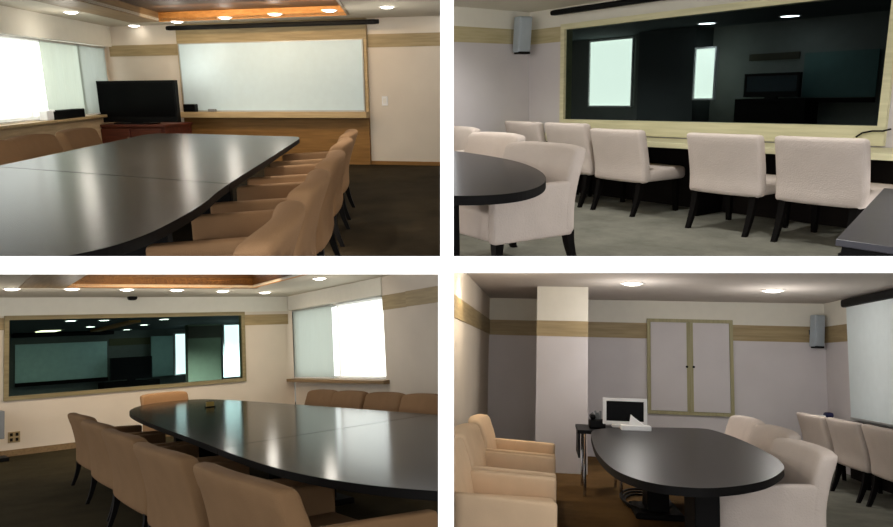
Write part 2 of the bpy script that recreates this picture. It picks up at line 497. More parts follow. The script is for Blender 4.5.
# timber lining around the board
struct('trim_3', B(ub0, ub1, N - .06, N, .0, .76), M['panel_wood'], w1)
struct('trim_4', B(ub0, ub1, N - .06, N, 1.98, CZ + .2), M['band_wood'], w1)
for a, b in ((ub0, ub0 + .09), (ub1 - .06, ub1)):
    struct('trim_5', B(a, b, N - .06, N, .76, 1.98), M['ledge_wood'], w1)
t = thing('whiteboard', 'wide glossy whiteboard set in wood on the far wall, upper-left view', 'whiteboard', w1, ((ub0 + ub1) / 2, N - .06, .87))
L = (ub1 - ub0) / 2 - .05
new_ob('writing_surface', B(-L, L - .01, -.015, .05, .01, 1.1), M['board'], parent=t)
new_ob('frame', wall_piece(bmesh.new(), -L - .02, L, -.022, .05, -.01, 1.115, [(-L, L - .02, .01, 1.1)]), M['alu'], parent=t)
t = thing('board_ledge', 'tan wooden ledge shelf running under the whiteboard', 'shelf', w1, ((ub0 + ub1) / 2, N - .06, .76))
new_ob('shelf', B(-1.7, 1.72, -.16, 0, .0, .1, bevel=.008), M['ledge_wood'], parent=t)
new_ob('pen_rail', B(-1.62, 1.62, -.05, -.024, .1, .115), M['alu'], parent=t)
p = r.at(190, 110, 'y', N - .16, True)
tag(new_ob('speaker_box', B(-.09, .13, -.06, .05, 0, .13, bevel=.01), M['black'], w1 @ Matrix.Translation((p.x, N - .16, .86))), 'small black box on the whiteboard ledge beside the television', 'box')
p = r.at(212, 111, 'y', N - .16, True)
tag(new_ob('board_eraser', rbox(bmesh.new(), 0, 0, .025, .14, .06, .045, .01, (3, 2, 2)), M['greyplastic'], w1 @ Matrix.Translation((p.x, N - .15, .86))), 'grey board eraser lying on the whiteboard ledge', 'eraser')
p0 = r.at(168, 31, 'y', N - .35, True); p1 = r.at(376, 18.6, 'y', N - .35, True)
screen_case(w1, p0.x, p1.x, N - .35, (p0.z + p1.z) / 2 - .0, 'long black projection screen case hanging above the whiteboard', .036)
p = r.at(385, 101, 'y', N, True)
t = thing('light_switch', 'small white light switch on the wall right of the whiteboard', 'light switch', w1, (p.x, N, p.z))
new_ob('plate', rbox(bmesh.new(), 0, -.008, 0, .1, .016, .15, .006, (2, 1, 2)), M['whiteplastic'], parent=t)
new_ob('rocker', B(-.025, .025, -.024, -.012, -.04, .04, bevel=.003), M['lampring'], parent=t)
# window wall
wx = XL - .12
struct('wall_left', wall_piece_y(bmesh.new(), wx - .15, wx, 4, 14.2, .84, CZ + .3, [(5.2, 13.2, .86, 1.96)]), M['plaster_warm'], m1)
struct('wall_left', B(wx - .15, XL + .02, 4, 13.9, 0, .80), wood('window_wall_wood', (180, 156, 122), (200, 176, 140), 'Y'), m1)
t = tag(new_ob('window_sill', B(wx - .02, XL + .1, 4, 13.5, .80, .84, bevel=.006), M['ledge_wood'], m1), 'long wooden window sill left of the television', 'window sill')
struct('trim_6', B(wx, XL, 4, 13.6, 1.965, CZ + .1), M['plaster_white'], m1)
window(m1, 'window_1', wx - .07, 5.2, 13.2, .86, 1.96, [7.8, 10.66])
yb = r.at(44, 80, 'x', XL - .05).y; yc = r.at(82, 80, 'x', XL - .05).y
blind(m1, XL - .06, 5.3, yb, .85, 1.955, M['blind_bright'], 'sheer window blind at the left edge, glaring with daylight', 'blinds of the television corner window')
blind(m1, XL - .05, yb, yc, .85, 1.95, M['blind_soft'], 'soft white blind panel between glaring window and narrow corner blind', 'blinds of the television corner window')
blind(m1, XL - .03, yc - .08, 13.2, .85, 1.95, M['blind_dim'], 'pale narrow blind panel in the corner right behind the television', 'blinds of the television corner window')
# ceiling with cove
A = r.at(159, 21, 'z', CZ); Bp = r.at(306, 5, 'z', CZ)
dU = Vector((math.cos(math.radians(-18)), math.sin(math.radians(-18)), 0))
Lc = (Bp - A).dot(dU); C = A + dU * Lc
bm = bmesh.new()
prism(bm, [(-6, .5), (A.x, .5), (A.x, A.y), (A.x, 15), (-6, 15)], CZ, CZ + .04)
prism(bm, [(A.x, A.y), (C.x, C.y), (C.x, 15), (A.x, 15)], CZ, CZ + .04)
prism(bm, [(C.x, .5), (5, .5), (5, 15), (C.x, 15)], CZ, CZ + .04)
struct('ceiling', bm, M['ceil'], m1)
bm = bmesh.new()
prism(bm, [(A.x, .5), (A.x + .06, .5), (A.x + .06, A.y), (A.x, A.y)], CZ - .02, CZ + .1)
prism(bm, [(A.x, A.y), (C.x, C.y), (C.x, C.y - .07), (A.x, A.y - .07)], CZ - .02, CZ + .1)
bm.free()
bm = bmesh.new()
prism(bm, [(A.x, A.y), (C.x, C.y), (C.x, C.y + .04), (A.x, A.y + .04)], CZ - .01, CZ + .13)
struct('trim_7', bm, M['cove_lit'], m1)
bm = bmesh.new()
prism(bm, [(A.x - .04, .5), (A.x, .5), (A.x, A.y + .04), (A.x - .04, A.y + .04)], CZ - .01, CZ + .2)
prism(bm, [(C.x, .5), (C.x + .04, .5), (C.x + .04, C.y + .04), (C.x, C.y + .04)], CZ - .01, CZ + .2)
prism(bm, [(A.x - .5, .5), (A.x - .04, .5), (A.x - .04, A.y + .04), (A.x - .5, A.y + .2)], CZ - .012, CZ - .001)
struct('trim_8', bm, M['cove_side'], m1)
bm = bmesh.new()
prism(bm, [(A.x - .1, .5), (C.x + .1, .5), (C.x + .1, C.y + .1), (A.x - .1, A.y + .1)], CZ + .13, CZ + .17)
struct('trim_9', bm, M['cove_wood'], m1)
Lg = bpy.data.lights.new('cove_lamp', 'AREA'); Lg.shape = 'RECTANGLE'; Lg.size = Lc * .9; Lg.size_y = .1; Lg.energy = 12; Lg.color = (1, .7, .4)
lo = bpy.data.objects.new('cove_lamp', Lg); col.objects.link(lo)
lo.matrix_world = w1 @ Matrix.Translation((r.Wi @ r.M @ ((A + C) / 2 + Vector((0, -.9, .08))))) @ Matrix.Rotation(math.radians(65), 4, 'X')
names = ['nearest the window blinds', 'above the television, left of the screen case', 'at the left end of the screen case', 'second along the screen case', 'third along the screen case', 'fourth along the screen case', 'above the light switch']
for (x, y), n in zip([(71, 11.5), (134, 25), (177, 21), (225, 17), (275, 13.5), (329.5, 9.7), (387, 6.2)], names):
    downlight(m1, r.at(x, y, 'z', CZ), 'round ceiling downlight ' + n, 'downlights above the whiteboard', r=.09, power=10, light=x != 134, glow=4)
for x, y in ((-1.7, 5.6), (-1.6, 3.6), (-.2, 6.8)):  # fill lamps added over the table, without fixtures
    L = bpy.data.lights.new('unseen_lamp', 'POINT'); L.energy = 11; L.color = (1, .9, .76); L.shadow_soft_size = .3
    lo = bpy.data.objects.new('unseen_lamp', L); col.objects.link(lo)
    lo.matrix_world = m1 @ Matrix.Translation((x, y, CZ - .25))
# television on its cabinet
p0 = r.at(96, 122, 'y', N - .75, True); p1 = r.at(179.5, 80, 'y', N - .75, True)
zt = p0.z - .0
tw = r.at(179.5, 122, 'y', N - .75, True).x - p0.x
tcx = p0.x + tw / 2
tv(w1, (tcx, N - .75, zt - .03), 0, tw, p1.z - zt, 'large black flat television standing on reddish wood cabinet', M['screen'], M['black'], .03)
t = thing('television_cabinet', 'low reddish-brown cabinet under the television', 'cabinet', w1, (tcx + .02, N - .6, 0))
hc = zt - .03
new_ob('body', B(-tw / 2 + .05, tw / 2 - .2, -.3, .45, 0, hc - .04, bevel=.006), M['red_wood'], parent=t)
new_ob('top', B(-tw / 2, tw / 2 - .17, -.34, .45, hc - .04, hc, bevel=.008), M['red_wood'], parent=t)
for s in (-1, 1):
    d_ = new_ob('door', B(s * tw / 4 - tw / 4 + .07, s * (tw / 4) + tw / 4 - .05 - (.2 if s > 0 else 0), -.33, -.3, .06, hc - .07, bevel=.005), M['red_wood'], parent=t)
    new_ob('handle', B(s * .06 - .01, s * .06 + .01, -.36, -.33, hc - .35, hc - .2), M['chrome'], parent=d_)
p = r.at(67, 118, 'x', XL)
t = tag(new_ob('speaker_box', B(-.07, .07, -.62, .45, 0, .13, bevel=.01), M['black'], m1 @ Matrix.Translation((XL + .02, p.y, .84))), 'long black speaker box lying on the window sill', 'loudspeaker')
p = r.at(54, 118, 'x', XL)
tag(new_ob('tissue_box', rbox(bmesh.new(), 0, 0, .07, .12, .25, .14, .015, (2, 2, 2)), M['paper'], m1 @ Matrix.Translation((XL + .03, p.y - .25, .84))), 'small white box at the left end of the black speaker box on the sill', 'box')
# table
TZ = .74
right = [r.at(x, y, 'z', TZ) for x, y in [(302, 138), (261, 163.5), (220, 189), (205, 203), (180, 218), (140, 238), (80, 255)]]
pts = [(-1.04, 7.9), (-1.03, 7.6)] + [(q.x, q.y) for q in right[1:]] + [(-1.65, 1.95), (-2.3, 1.9), (-2.85, 2.5), (-2.93, 4.5), (-2.96, 8.5), (-3.0, 8.95), (-2.8, 9.1), (-1.5, 8.35), (-1.1, 8.15)]
def edge_mat(o):
    o.data.materials.append(M['table_edge'])
    for p in o.data.polygons:
        if abs(p.normal.z) < .5: p.material_index = 1
    return o
def table(mw, pts, TZ, label, seam=None, peds=(), th=.045, mt='table', tight=None):
    t = thing('conference_table', label, 'table', mw, (0, 0, 0))
    loop = smooth_loop([Vector((p[0], p[1], 0)) for p in pts], 3) if tight is None else tight
    def half(sign):
        bm = bmesh.new(); prism(bm, loop, TZ - th, TZ, .006)
        if seam:
            (x0, y0), (x1, y1) = seam
            n = Vector((-(y1 - y0), x1 - x0, 0)).normalized() * sign
            g = bmesh.ops.bisect_plane(bm, geom=bm.verts[:] + bm.edges[:] + bm.faces[:], plane_co=Vector((x0, y0, 0)) - n * .006, plane_no=n, clear_outer=True)
            bmesh.ops.edgenet_fill(bm, edges=[e for e in g['geom_cut'] if isinstance(e, bmesh.types.BMEdge)])
        return bm
    for s in ((1, -1) if seam else (1,)):
        edge_mat(new_ob('tabletop', half(s), M[mt], parent=t))
    c = sum(loop, Vector()) / len(loop)
    bm = prism(bmesh.new(), [c + (p - c) * .8 for p in loop], TZ - th - .04, TZ - th - .001)
    new_ob('apron', bm, M['table_edge'], parent=t)
    for x, y, sx, sy in peds: pedestal(t, x, y, TZ - th - .05, sx, sy, M['table_edge'])
    return t
s0, s1 = r.at(2.5, 167, 'z', TZ), r.at(222, 183.2, 'z', TZ)
table(m1, pts, TZ, 'long black conference table seen lengthwise towards whiteboard', ((s0.x, s0.y), (s1.x, s1.y)), [(-1.95, 3.1, .6, .12), (-1.95, 5.2, .6, .12), (-1.95, 7.2, .6, .12)])
g = 'tan armchairs along the right side of the whiteboard room table'
lab = ['nearest tan armchair on the right of the table, cut by the bottom edge', 'second tan armchair from the front on the right of the table', 'third tan armchair from the front on the right of the table', 'fourth tan armchair from the front, right of the table', 'farthest tan armchair on the right, closest to the whiteboard']
c0 = None
for (x, y), l in zip([(-.82, 2.62), (-.82, 3.75), (-.82, 4.95), (-.84, 6.2), (-.86, 7.4)], lab):
    if c0 is None: c0 = make_armchair(l, g, m1, (x, y, 0), math.pi / 2, .85, .72, M['tan'], h=.845, arm=.58)
    else: copy_thing(c0, m1, (x, y, 0), math.pi / 2, l, g)
g = 'tan armchairs along the window side of the whiteboard room table'
for px, l in zip([88, 43, -3], ['tan armchair nearest the television on the window side', 'middle tan armchair of the three on the window side of the table', 'tan armchair at the left photo edge below the bright window']):
    q = r.at(px, 140, 'x', -3.45)
    copy_thing(c0, m1, (-3.2, q.y, 0), -math.pi / 2, l, g)

#==================================================================== ROOM 2 (upper right)
cur[0] = 2; r = R[2]; m2, w2 = r.M, r.W
N = 6.6; CZ = 2.24; XL = -6.58
uc = -7.33
struct('floor', B(-9, 1, .5, N + .1, -.1, 0), M['carpet_grey'], w2)
struct('ceiling', B(-9, 1, 1, N + .1, CZ, CZ + .1), M['plaster_white'], w2)
struct('wall_left', B(XL - .12, XL, 1, 7.33, 0, CZ), M['plaster_cool'], m2)
struct('trim_1', B(XL, XL + .012, 1, 7.34, 1.84, 2.02), wood('pale_wood_band_side', (178, 166, 128), (194, 182, 146), 'Y'), m2)
ul, ur, zb, ztp = -6.70, -2.84, .735, 2.04
struct('wall_right', wall_piece(bmesh.new(), uc - .3, 0, N, N + .1, 0, CZ + .1, [(ul + .03, ur - .03, zb + .03, ztp - .03)]), M['plaster_cool'], w2)
struct('trim_5', B(uc, 0, N - .006, N, 2.02, CZ), M['plaster_white'], w2)
struct('trim_6', B(XL, XL + .006, 1, 7.34, 2.02, CZ), M['plaster_white'], m2)
struct('trim_2', B(uc, ul, N - .012, N, 1.84, 2.02), M['band_pale'], w2)
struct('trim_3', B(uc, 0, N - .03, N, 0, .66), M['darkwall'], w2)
t = thing('observation_window', 'big dark tinted window in cream wood frame reflecting the room, upper-right view', 'window', w2, ((ul + ur) / 2, N, zb))
L = (ur - ul) / 2; H = ztp - zb; b = .065
new_ob('frame', wall_piece(bmesh.new(), -L, L, -.04, .1, 0, H, [(-L + b, L - b, b + .1, H - b)]), M['cream_wood'], parent=t)
new_ob('pane', B(-L + b, L - b, .0, .008, b, H - b), tinted_glass('dark_tinted_glass', (.47, .51, .50), 0), parent=t)
# worktop under the window
t = thing('worktop', 'cream wooden worktop running along the wall under the dark tinted window', 'worktop', w2, (0, N, 0))
new_ob('top', B(uc, 0, -.55, 0, .665, .72, bevel=.006), M['cream_wood'], parent=t)
for x in (uc + .06, -4.35, -2.3): new_ob('support_panel', B(x - .02, x + .02, -.45, -.02, 0, .665), M['darkleg'], parent=t)
p = r.at(536, 119, 'z', .74)
t = thing('webcam', 'small dark blue gadget on the worktop near the speaker corner', 'gadget', m2, (p.x, p.y, .72))
new_ob('body', rbox(bmesh.new(), 0, 0, .05, .2, .12, .08, .035, (3, 2, 2)), mat('navy_plastic', (40, 44, 90), .4), parent=t, smooth=True)
new_ob('base', B(-.06, .06, -.05, .05, 0, .015, bevel=.004), M['black'], parent=t)
# case, speaker
p0 = r.at(553, 11, 'y', N - .2, True); p1 = r.at(700, -6, 'y', N - .2, True)
screen_case(w2, p0.x, p1.x + .4, N - .2, (p0.z + p1.z) / 2 - .0, 'black projection screen case above the tinted window, upper-right view', .032)
p = r.at(520, 35, 'x', XL + .1)
speaker(m2, (XL + .14, p.y, p.z), math.radians(80), 'grey wall speaker in the corner left of the tinted window', .43, .2, .13)
# table and armchairs
TZ = .74
pts = [(-7, 4.9), (-4.86, 4.45), (-3.9, 4.12), (-3.3, 3.75), (-2.82, 3.32), (-2.56, 2.92), (-2.54, 2.62), (-2.75, 2.4), (-3.3, 2.2), (-5, 2.3), (-7, 2.8)]
table(m2, pts, TZ, 'black oval-ended conference table at lower left of the upper-right view', None, [(-3.8, 3.2, .5, .12), (-5.6, 3.5, .5, .12)], .05)
g = 'beige armchairs beside the table, upper-right view'
c0 = None
for (u, n, a), l in zip([(-4.08, 3.42, -5), (-5.5, 4.12, -6), (-6.9, 4.7, -6)], ['front beige armchair beside the table with its side panel and legs showing', 'middle beige armchair of the three behind the black table end', 'rearmost beige armchair behind the table, cut by the left edge']):
    if c0 is None: c0 = make_armchair(l, g, w2, (u, n, 0), math.pi + math.radians(a), .88, .74, M['beige'], h=.87, arm=.6, rake=.14, legr=.034)
    else: copy_thing(c0, w2, (u, n, 0), math.pi + math.radians(a), l, g)
g = 'beige side chairs along the worktop'
c0 = None
for (u, n, a), l in zip([(-2.88, 5.92, 0), (-3.72, 5.93, 0), (-5.0, 6.05, -4), (-5.77, 6.12, -6), (-6.57, 6.2, -8)],
        ['beige armless chair at the far right of the worktop row', 'beige armless chair, second from the right, squarely showing its back', 'beige armless chair turned to show its seat, left of the gap in the row', 'beige armless chair second from the left of the worktop row', 'beige armless chair farthest left, below the speaker corner']):
    if c0 is None: c0 = make_sidechair(l, g, w2, (u, n, 0), math.radians(a), .71, .66, M['beige'])
    else:
        cc = copy_thing(c0, w2, (u, n, 0), math.radians(a), l, g)
        if u < -5.5: cc.scale = (1, 1, 1.05)
# low charcoal table
a_ = r.at(836, 239, 'z', .5); b_ = r.at(884, 188, 'z', .5); c_ = r.at(892, 247, 'z', .5)
dd = (c_ - a_).normalized()
t = thing('low_table', 'low charcoal table with black legs at the bottom right corner of the upper-right view', 'table', m2, (a_.x, a_.y, 0))
q = [(0, 0), ((dd * 1.2).x, (dd * 1.2).y), ((b_ - a_ + dd * 1.2).x, (b_ - a_ + dd * 1.2).y), ((b_ - a_).x, (b_ - a_).y)]
new_ob('tabletop', prism(bmesh.new(), q, .465, .5, .004), mat('charcoal_laminate', (72, 72, 80), .35, .4), parent=t)
bm = bmesh.new(); prism(bm, [((Vector(v) * .96 + Vector((.02, .03)))) for v in q], .41, .465); new_ob('apron', bm, M['black'], parent=t)
for k in range(4):
    v = Vector(q[k]); cc = sum((Vector(w__) for w__ in q), Vector((0, 0))) / 4; v = cc + (v - cc) * .93
    new_ob('leg', B(v.x - .025, v.x + .025, v.y - .025, v.y + .025, 0, .42), M['black'], parent=t)
p = r.at(856, 137, 'z', .80)
t = thing('microphone', 'slim black table microphone standing on the worktop at the right', 'microphone', m2, (p.x, p.y, .72))
new_ob('stem', tube(bmesh.new(), [(0, 0, .01), (0, 0, .13)], .012), M['black'], parent=t)
new_ob('base', disc(bmesh.new(), 0, 0, 0, .012, .04), M['black'], parent=t)
cb = [r.at(x, y, 'y', N - .06, True) for x, y in [(856, 137), (862, 133), (872, 131), (883, 131), (891, 129)]]
tag(new_ob('cable', tube(bmesh.new(), [tuple(v) for v in cb], .008, 6), M['black'], w2, smooth=True), 'thin black cable looping at the right end of the tinted window', 'cable')
# reflection in the tinted window, built as a dim room behind it
def reflected_room(mw, x0, x1, y0, y1, z0, z1, wm, cm, fm, pw):
    struct('wall_far', B(x0, x1, y1, y1 + .1, z0, z1), wm, mw)
    struct('wall_left', B(x0 - .1, x0, y0, y1, z0, z1), wm, mw)
    struct('wall_right', B(x1, x1 + .1, y0, y1, z0, z1), wm, mw)
    struct('ceiling', B(x0, x1, y0, y1, z1, z1 + .1), cm, mw)
    struct('floor', B(x0, x1, y0, y1, z0 - .1, z0), fm, mw)
    for k in (.3, .7):  # added lamps that brighten the reflected room
        L = bpy.data.lights.new('unseen_lamp', 'SPOT'); L.energy = pw; L.spot_size = 2.6; L.spot_blend = .9; L.shadow_soft_size = .15
        lo = bpy.data.objects.new('unseen_lamp', L); col.objects.link(lo)
        lo.matrix_world = mw @ Matrix.Translation((x0 + (x1 - x0) * k, y0 + (y1 - y0) * .5, z1 - .05))
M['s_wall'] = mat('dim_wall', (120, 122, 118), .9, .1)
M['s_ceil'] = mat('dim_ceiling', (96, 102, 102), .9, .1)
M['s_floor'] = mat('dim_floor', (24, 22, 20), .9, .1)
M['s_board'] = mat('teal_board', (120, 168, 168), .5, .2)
Z2 = r.at(612, 37.5, 'y', 11.6, True).z
reflected_room(w2, -13.2, .6, N + .12, 11.6, 0, Z2, M['s_wall'], M['s_ceil'], M['s_floor'], 170)
NB = 11.6
def far(rr, px, py, n): return rr.at(px, py, 'y', n, True)
def rect(rr, x0, y0, x1, y1, n):
    a = far(rr, x0, y0, n); b = far(rr, x1, y1, n); c = far(rr, x0, y1, n); d = far(rr, x1, y0, n)
    return (a.x + c.x) / 2, (b.x + d.x) / 2, (b.z + c.z) / 2, (a.z + d.z) / 2
def reflected_window(rr, mw, x0, y0, x1, y1, n, label, edge=.03):
    X0, X1, Z0, Z1 = rect(rr, x0, y0, x1, y1, n)
    t = thing('daylit_window', label, 'window', mw, ((X0 + X1) / 2, n, Z0))
    w_ = (X1 - X0) / 2; h = Z1 - Z0
    new_ob('frame', wall_piece(bmesh.new(), -w_, w_, -.05, .0, 0, h, [(-w_ + edge, w_ - edge, edge, h - edge)]), M['whiteplastic'], parent=t)
    new_ob('lit_blind', B(-w_ + edge, w_ - edge, -.02, -.005, edge, h - edge), M['daylight2'], parent=t)
    return t
M['daylight2'] = emit('daylit_blind', (238, 246, 236), 1.7)
reflected_window(r, w2, 590, 39, 634, 107, NB - .02, 'bright daylit window showing at the left in the tinted glass, upper-right view')
reflected_window(r, w2, 695, 47, 717, 100, NB - .55, 'narrower daylit window showing mid-glass beside a dim column, upper-right view')
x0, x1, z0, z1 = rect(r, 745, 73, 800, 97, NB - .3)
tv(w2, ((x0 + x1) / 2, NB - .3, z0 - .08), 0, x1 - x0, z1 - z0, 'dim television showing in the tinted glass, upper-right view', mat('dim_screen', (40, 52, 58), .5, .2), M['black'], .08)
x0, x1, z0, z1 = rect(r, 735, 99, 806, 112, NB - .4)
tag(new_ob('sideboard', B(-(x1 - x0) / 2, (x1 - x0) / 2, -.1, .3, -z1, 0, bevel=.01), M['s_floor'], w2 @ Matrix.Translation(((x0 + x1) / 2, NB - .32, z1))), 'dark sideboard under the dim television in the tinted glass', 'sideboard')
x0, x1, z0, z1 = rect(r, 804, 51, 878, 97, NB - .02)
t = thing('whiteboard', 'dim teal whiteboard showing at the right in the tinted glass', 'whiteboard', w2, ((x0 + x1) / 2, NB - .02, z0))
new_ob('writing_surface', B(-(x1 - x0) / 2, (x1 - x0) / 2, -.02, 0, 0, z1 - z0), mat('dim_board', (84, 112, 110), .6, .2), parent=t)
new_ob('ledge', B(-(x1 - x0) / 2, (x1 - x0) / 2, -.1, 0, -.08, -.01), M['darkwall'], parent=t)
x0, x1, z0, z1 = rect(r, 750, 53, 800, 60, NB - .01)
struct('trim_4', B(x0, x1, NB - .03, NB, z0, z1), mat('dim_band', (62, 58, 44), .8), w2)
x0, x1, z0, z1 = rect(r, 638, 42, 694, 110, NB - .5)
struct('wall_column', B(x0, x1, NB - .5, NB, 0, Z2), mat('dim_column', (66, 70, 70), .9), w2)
for (x, y), l in zip([(707, 23), (790, 15.6)], ['left ceiling light showing in the tinted glass, upper-right view', 'right ceiling light showing in the tinted glass, upper-right view']):
    q = r.at(x, y, 'z', Z2, True)
    t = thing('downlight', l, 'ceiling light', w2, (q.x, min(q.y, NB - .3), Z2), 0, 'ceiling lights in the tinted glass')
    new_ob('trim_ring', ring(bmesh.new(), 0, 0, -.012, 0, .13, .16), M['lampring'], parent=t)
    new_ob('diffuser', disc(bmesh.new(), 0, 0, -.009, -.001, .13), emit('bright_lamp', (240, 245, 255), 16), parent=t)
a = r.at(692, 124, 'z', .74, True); b2 = r.at(760, 113, 'z', .74, True)
t = thing('conference_table', 'dark table glimpsed at the bottom of the tinted glass', 'table', w2, (a.x + .6, N + 2.0, 0))
new_ob('tabletop', prism(bmesh.new(), smooth_loop([Vector((-1, -1.2, 0)), Vector((2.6, -1.2, 0)), Vector((2.9, 0, 0)), Vector((2.4, 1.2, 0)), Vector((-1, 1.2, 0)), Vector((-1.4, 0, 0))], 2), .70, .74), M['table'], parent=t)
new_ob('pedestal', B(.2, 1.4, -.2, .2, 0, .7), M['table_edge'], parent=t)

for x, y in ((-5.6, 5.6), (-4.0, 5.4), (-2.2, 5.2), (-5.4, 3.0)):
    L = bpy.data.lights.new('unseen_lamp', 'SPOT'); L.energy = 34; L.spot_size = 2.5; L.spot_blend = .9; L.shadow_soft_size = .03; L.color = (1, .98, .95)
    lo = bpy.data.objects.new('unseen_lamp', L); col.objects.link(lo)
    lo.matrix_world = m2 @ Matrix.Translation((x, y, CZ - .03))

#==================================================================== ROOM 3 (lower left)
cur[0] = 3; r = R[3]; m3, w3 = r.M, r.W
N = 13.6; CZ = 2.55; XR = 6.15
struct('floor', B(-4, 6.6, .5, 14.6, -.1, 0), M['carpet_olive'], m3)
ul, ur, zb, ztp = 2.02, 6.14, .88, 2.25
uc = 7.1
struct('wall_left', wall_piece(bmesh.new(), -1.5, uc + .1, N, N + .1, 0, CZ + .1, [(ul + .03, ur - .03, zb + .03, ztp - .03)]), M['plaster_warm'], w3)
struct('trim_1', B(ur, uc, N - .012, N, 1.98, 2.19), M['band_wood'], w3)
struct('trim_2', B(-1.5, ul, N - .012, N, 2.02, 2.22), M['band_wood'], w3)
struct('baseboard_left', B(-1.5, uc, N - .02, N, 0, .1), M['cove_side'], w3)
struct('trim_11', B(-1.5, uc, N - .006, N, 2.25, CZ), M['plaster_white'], w3)
t = thing('observation_window', 'wide tinted window in tan frame reflecting whiteboard and television, lower-left view', 'window', w3, ((ul + ur) / 2, N, zb))
L = (ur - ul) / 2; H = ztp - zb; b = .07
new_ob('frame', wall_piece(bmesh.new(), -L, L, -.04, .1, 0, H, [(-L + b, L - b, b, H - b)]), M['frame_wood'], parent=t)
new_ob('pane', B(-L + b, L - b, .0, .008, b, H - b), tinted_glass('green_tinted_glass', (.62, .74, .73), 0), parent=t)
# mirror image of the room, modelled behind the glass
NB = 22.0
Z3 = r.at(60, 332.5, 'y', NB, True).z
reflected_room(w3, .2, 9.9, N + .12, NB, 0, Z3, M['s_wall'], M['s_ceil'], M['s_floor'], 1100)
x0, x1, z0, z1 = rect(r, 15, 343, 107, 380, NB - .02)
# reflected glowing ceiling recess, modelled behind the glass
a = r.at(38, 330.5, 'z', Z3, True); b_ = r.at(62, 329, 'z', Z3, True)
t = thing('ceiling_panel_light', 'glowing pale ceiling light strip showing top left in the tinted window, lower-left view', 'ceiling light', w3, (a.x, min(a.y, NB - 1), Z3))
new_ob('housing', B(-.06, (b_.x - a.x) + .06, -.4, .4, -.02, 0), M['cove_side'], parent=t)
new_ob('diffuser', B(0, b_.x - a.x, -.34, .34, -.03, -.015), emit('warm_strip', (255, 236, 190), 3), parent=t)
a = r.at(95, 330, 'z', Z3, True); b_ = r.at(135, 320, 'z', Z3, True)
t = thing('ceiling_beam', 'orange-brown wooden ceiling beam showing in the tinted window, lower-left view', 'beam', w3, (0, 0, Z3))
d_ = Vector((b_.x - a.x, min(b_.y, NB - .3) - min(a.y, NB - .3), 0)); n_ = Vector((-d_.y, d_.x, 0)).normalized() * .12
a = Vector((a.x, min(a.y, NB - .3), 0))
new_ob('board', prism(bmesh.new(), [tuple(a + n_)[:2], tuple(a + d_ + n_)[:2], tuple(a + d_ - n_)[:2], tuple(a - n_)[:2]], -.05, 0), M['cove_lit'], parent=t)
t = thing('whiteboard', 'teal-tinted whiteboard showing at the left in the tinted window, lower-left view', 'whiteboard', w3, ((x0 + x1) / 2, NB - .02, z0))
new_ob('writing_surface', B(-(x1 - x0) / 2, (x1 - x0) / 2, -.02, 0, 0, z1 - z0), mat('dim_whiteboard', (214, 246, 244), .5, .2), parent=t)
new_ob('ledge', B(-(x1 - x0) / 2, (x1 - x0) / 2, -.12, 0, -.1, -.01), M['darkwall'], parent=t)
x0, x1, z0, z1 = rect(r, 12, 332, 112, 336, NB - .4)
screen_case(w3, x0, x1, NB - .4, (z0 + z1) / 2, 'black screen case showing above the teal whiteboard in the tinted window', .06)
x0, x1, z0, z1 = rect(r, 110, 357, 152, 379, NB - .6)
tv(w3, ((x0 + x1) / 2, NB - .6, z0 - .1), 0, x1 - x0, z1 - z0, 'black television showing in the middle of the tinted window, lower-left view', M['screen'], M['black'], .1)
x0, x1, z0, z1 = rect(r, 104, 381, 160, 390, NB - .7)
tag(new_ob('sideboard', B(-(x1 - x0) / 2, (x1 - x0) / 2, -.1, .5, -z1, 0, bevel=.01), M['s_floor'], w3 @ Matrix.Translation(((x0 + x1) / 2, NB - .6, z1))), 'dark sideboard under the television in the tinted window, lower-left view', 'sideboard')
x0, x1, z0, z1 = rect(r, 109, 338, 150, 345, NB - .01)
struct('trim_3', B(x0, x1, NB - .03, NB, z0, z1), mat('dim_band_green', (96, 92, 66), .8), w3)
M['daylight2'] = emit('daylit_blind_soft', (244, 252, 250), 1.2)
reflected_window(r, w3, 174, 333, 187, 375, NB - 1.5, 'narrow glaring window showing in the tinted window beside the vertical blinds')
reflected_window(r, w3, 223, 324, 240, 377, NB - 3.2, 'bright window strip at the right end of the tinted window, lower-left view')
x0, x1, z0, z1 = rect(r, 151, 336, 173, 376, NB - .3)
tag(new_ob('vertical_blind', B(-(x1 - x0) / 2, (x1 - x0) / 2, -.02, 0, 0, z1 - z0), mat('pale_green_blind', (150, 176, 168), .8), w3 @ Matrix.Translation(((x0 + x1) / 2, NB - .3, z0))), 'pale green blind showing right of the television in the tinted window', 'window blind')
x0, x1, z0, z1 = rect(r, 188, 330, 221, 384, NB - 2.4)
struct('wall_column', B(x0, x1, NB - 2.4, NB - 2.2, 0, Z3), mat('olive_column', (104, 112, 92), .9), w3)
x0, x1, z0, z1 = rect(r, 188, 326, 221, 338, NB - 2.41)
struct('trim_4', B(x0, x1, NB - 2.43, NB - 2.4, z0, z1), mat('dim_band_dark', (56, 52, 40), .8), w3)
for i, ((x, y), l) in enumerate(zip([(71, 320.5), (104, 320), (90, 326.5), (127, 329.3), (144, 324.6), (164, 319)], ['leftmost', 'second from the left', 'lower left', 'lowest', 'middle right', 'rightmost'])):
    q = r.at(x, y, 'z', Z3, True)
    t = thing('downlight', l + ' small ceiling light showing in the tinted window, lower-left view', 'ceiling light', w3, (q.x, min(q.y, NB - .3), Z3), 0, 'ceiling lights in the tinted window')
    new_ob('trim_ring', ring(bmesh.new(), 0, 0, -.012, 0, .1, .13), M['lampring'], parent=t)
    new_ob('diffuser', disc(bmesh.new(), 0, 0, -.009, -.001, .1), emit('bright_lamp', (255, 250, 235), 9), parent=t)
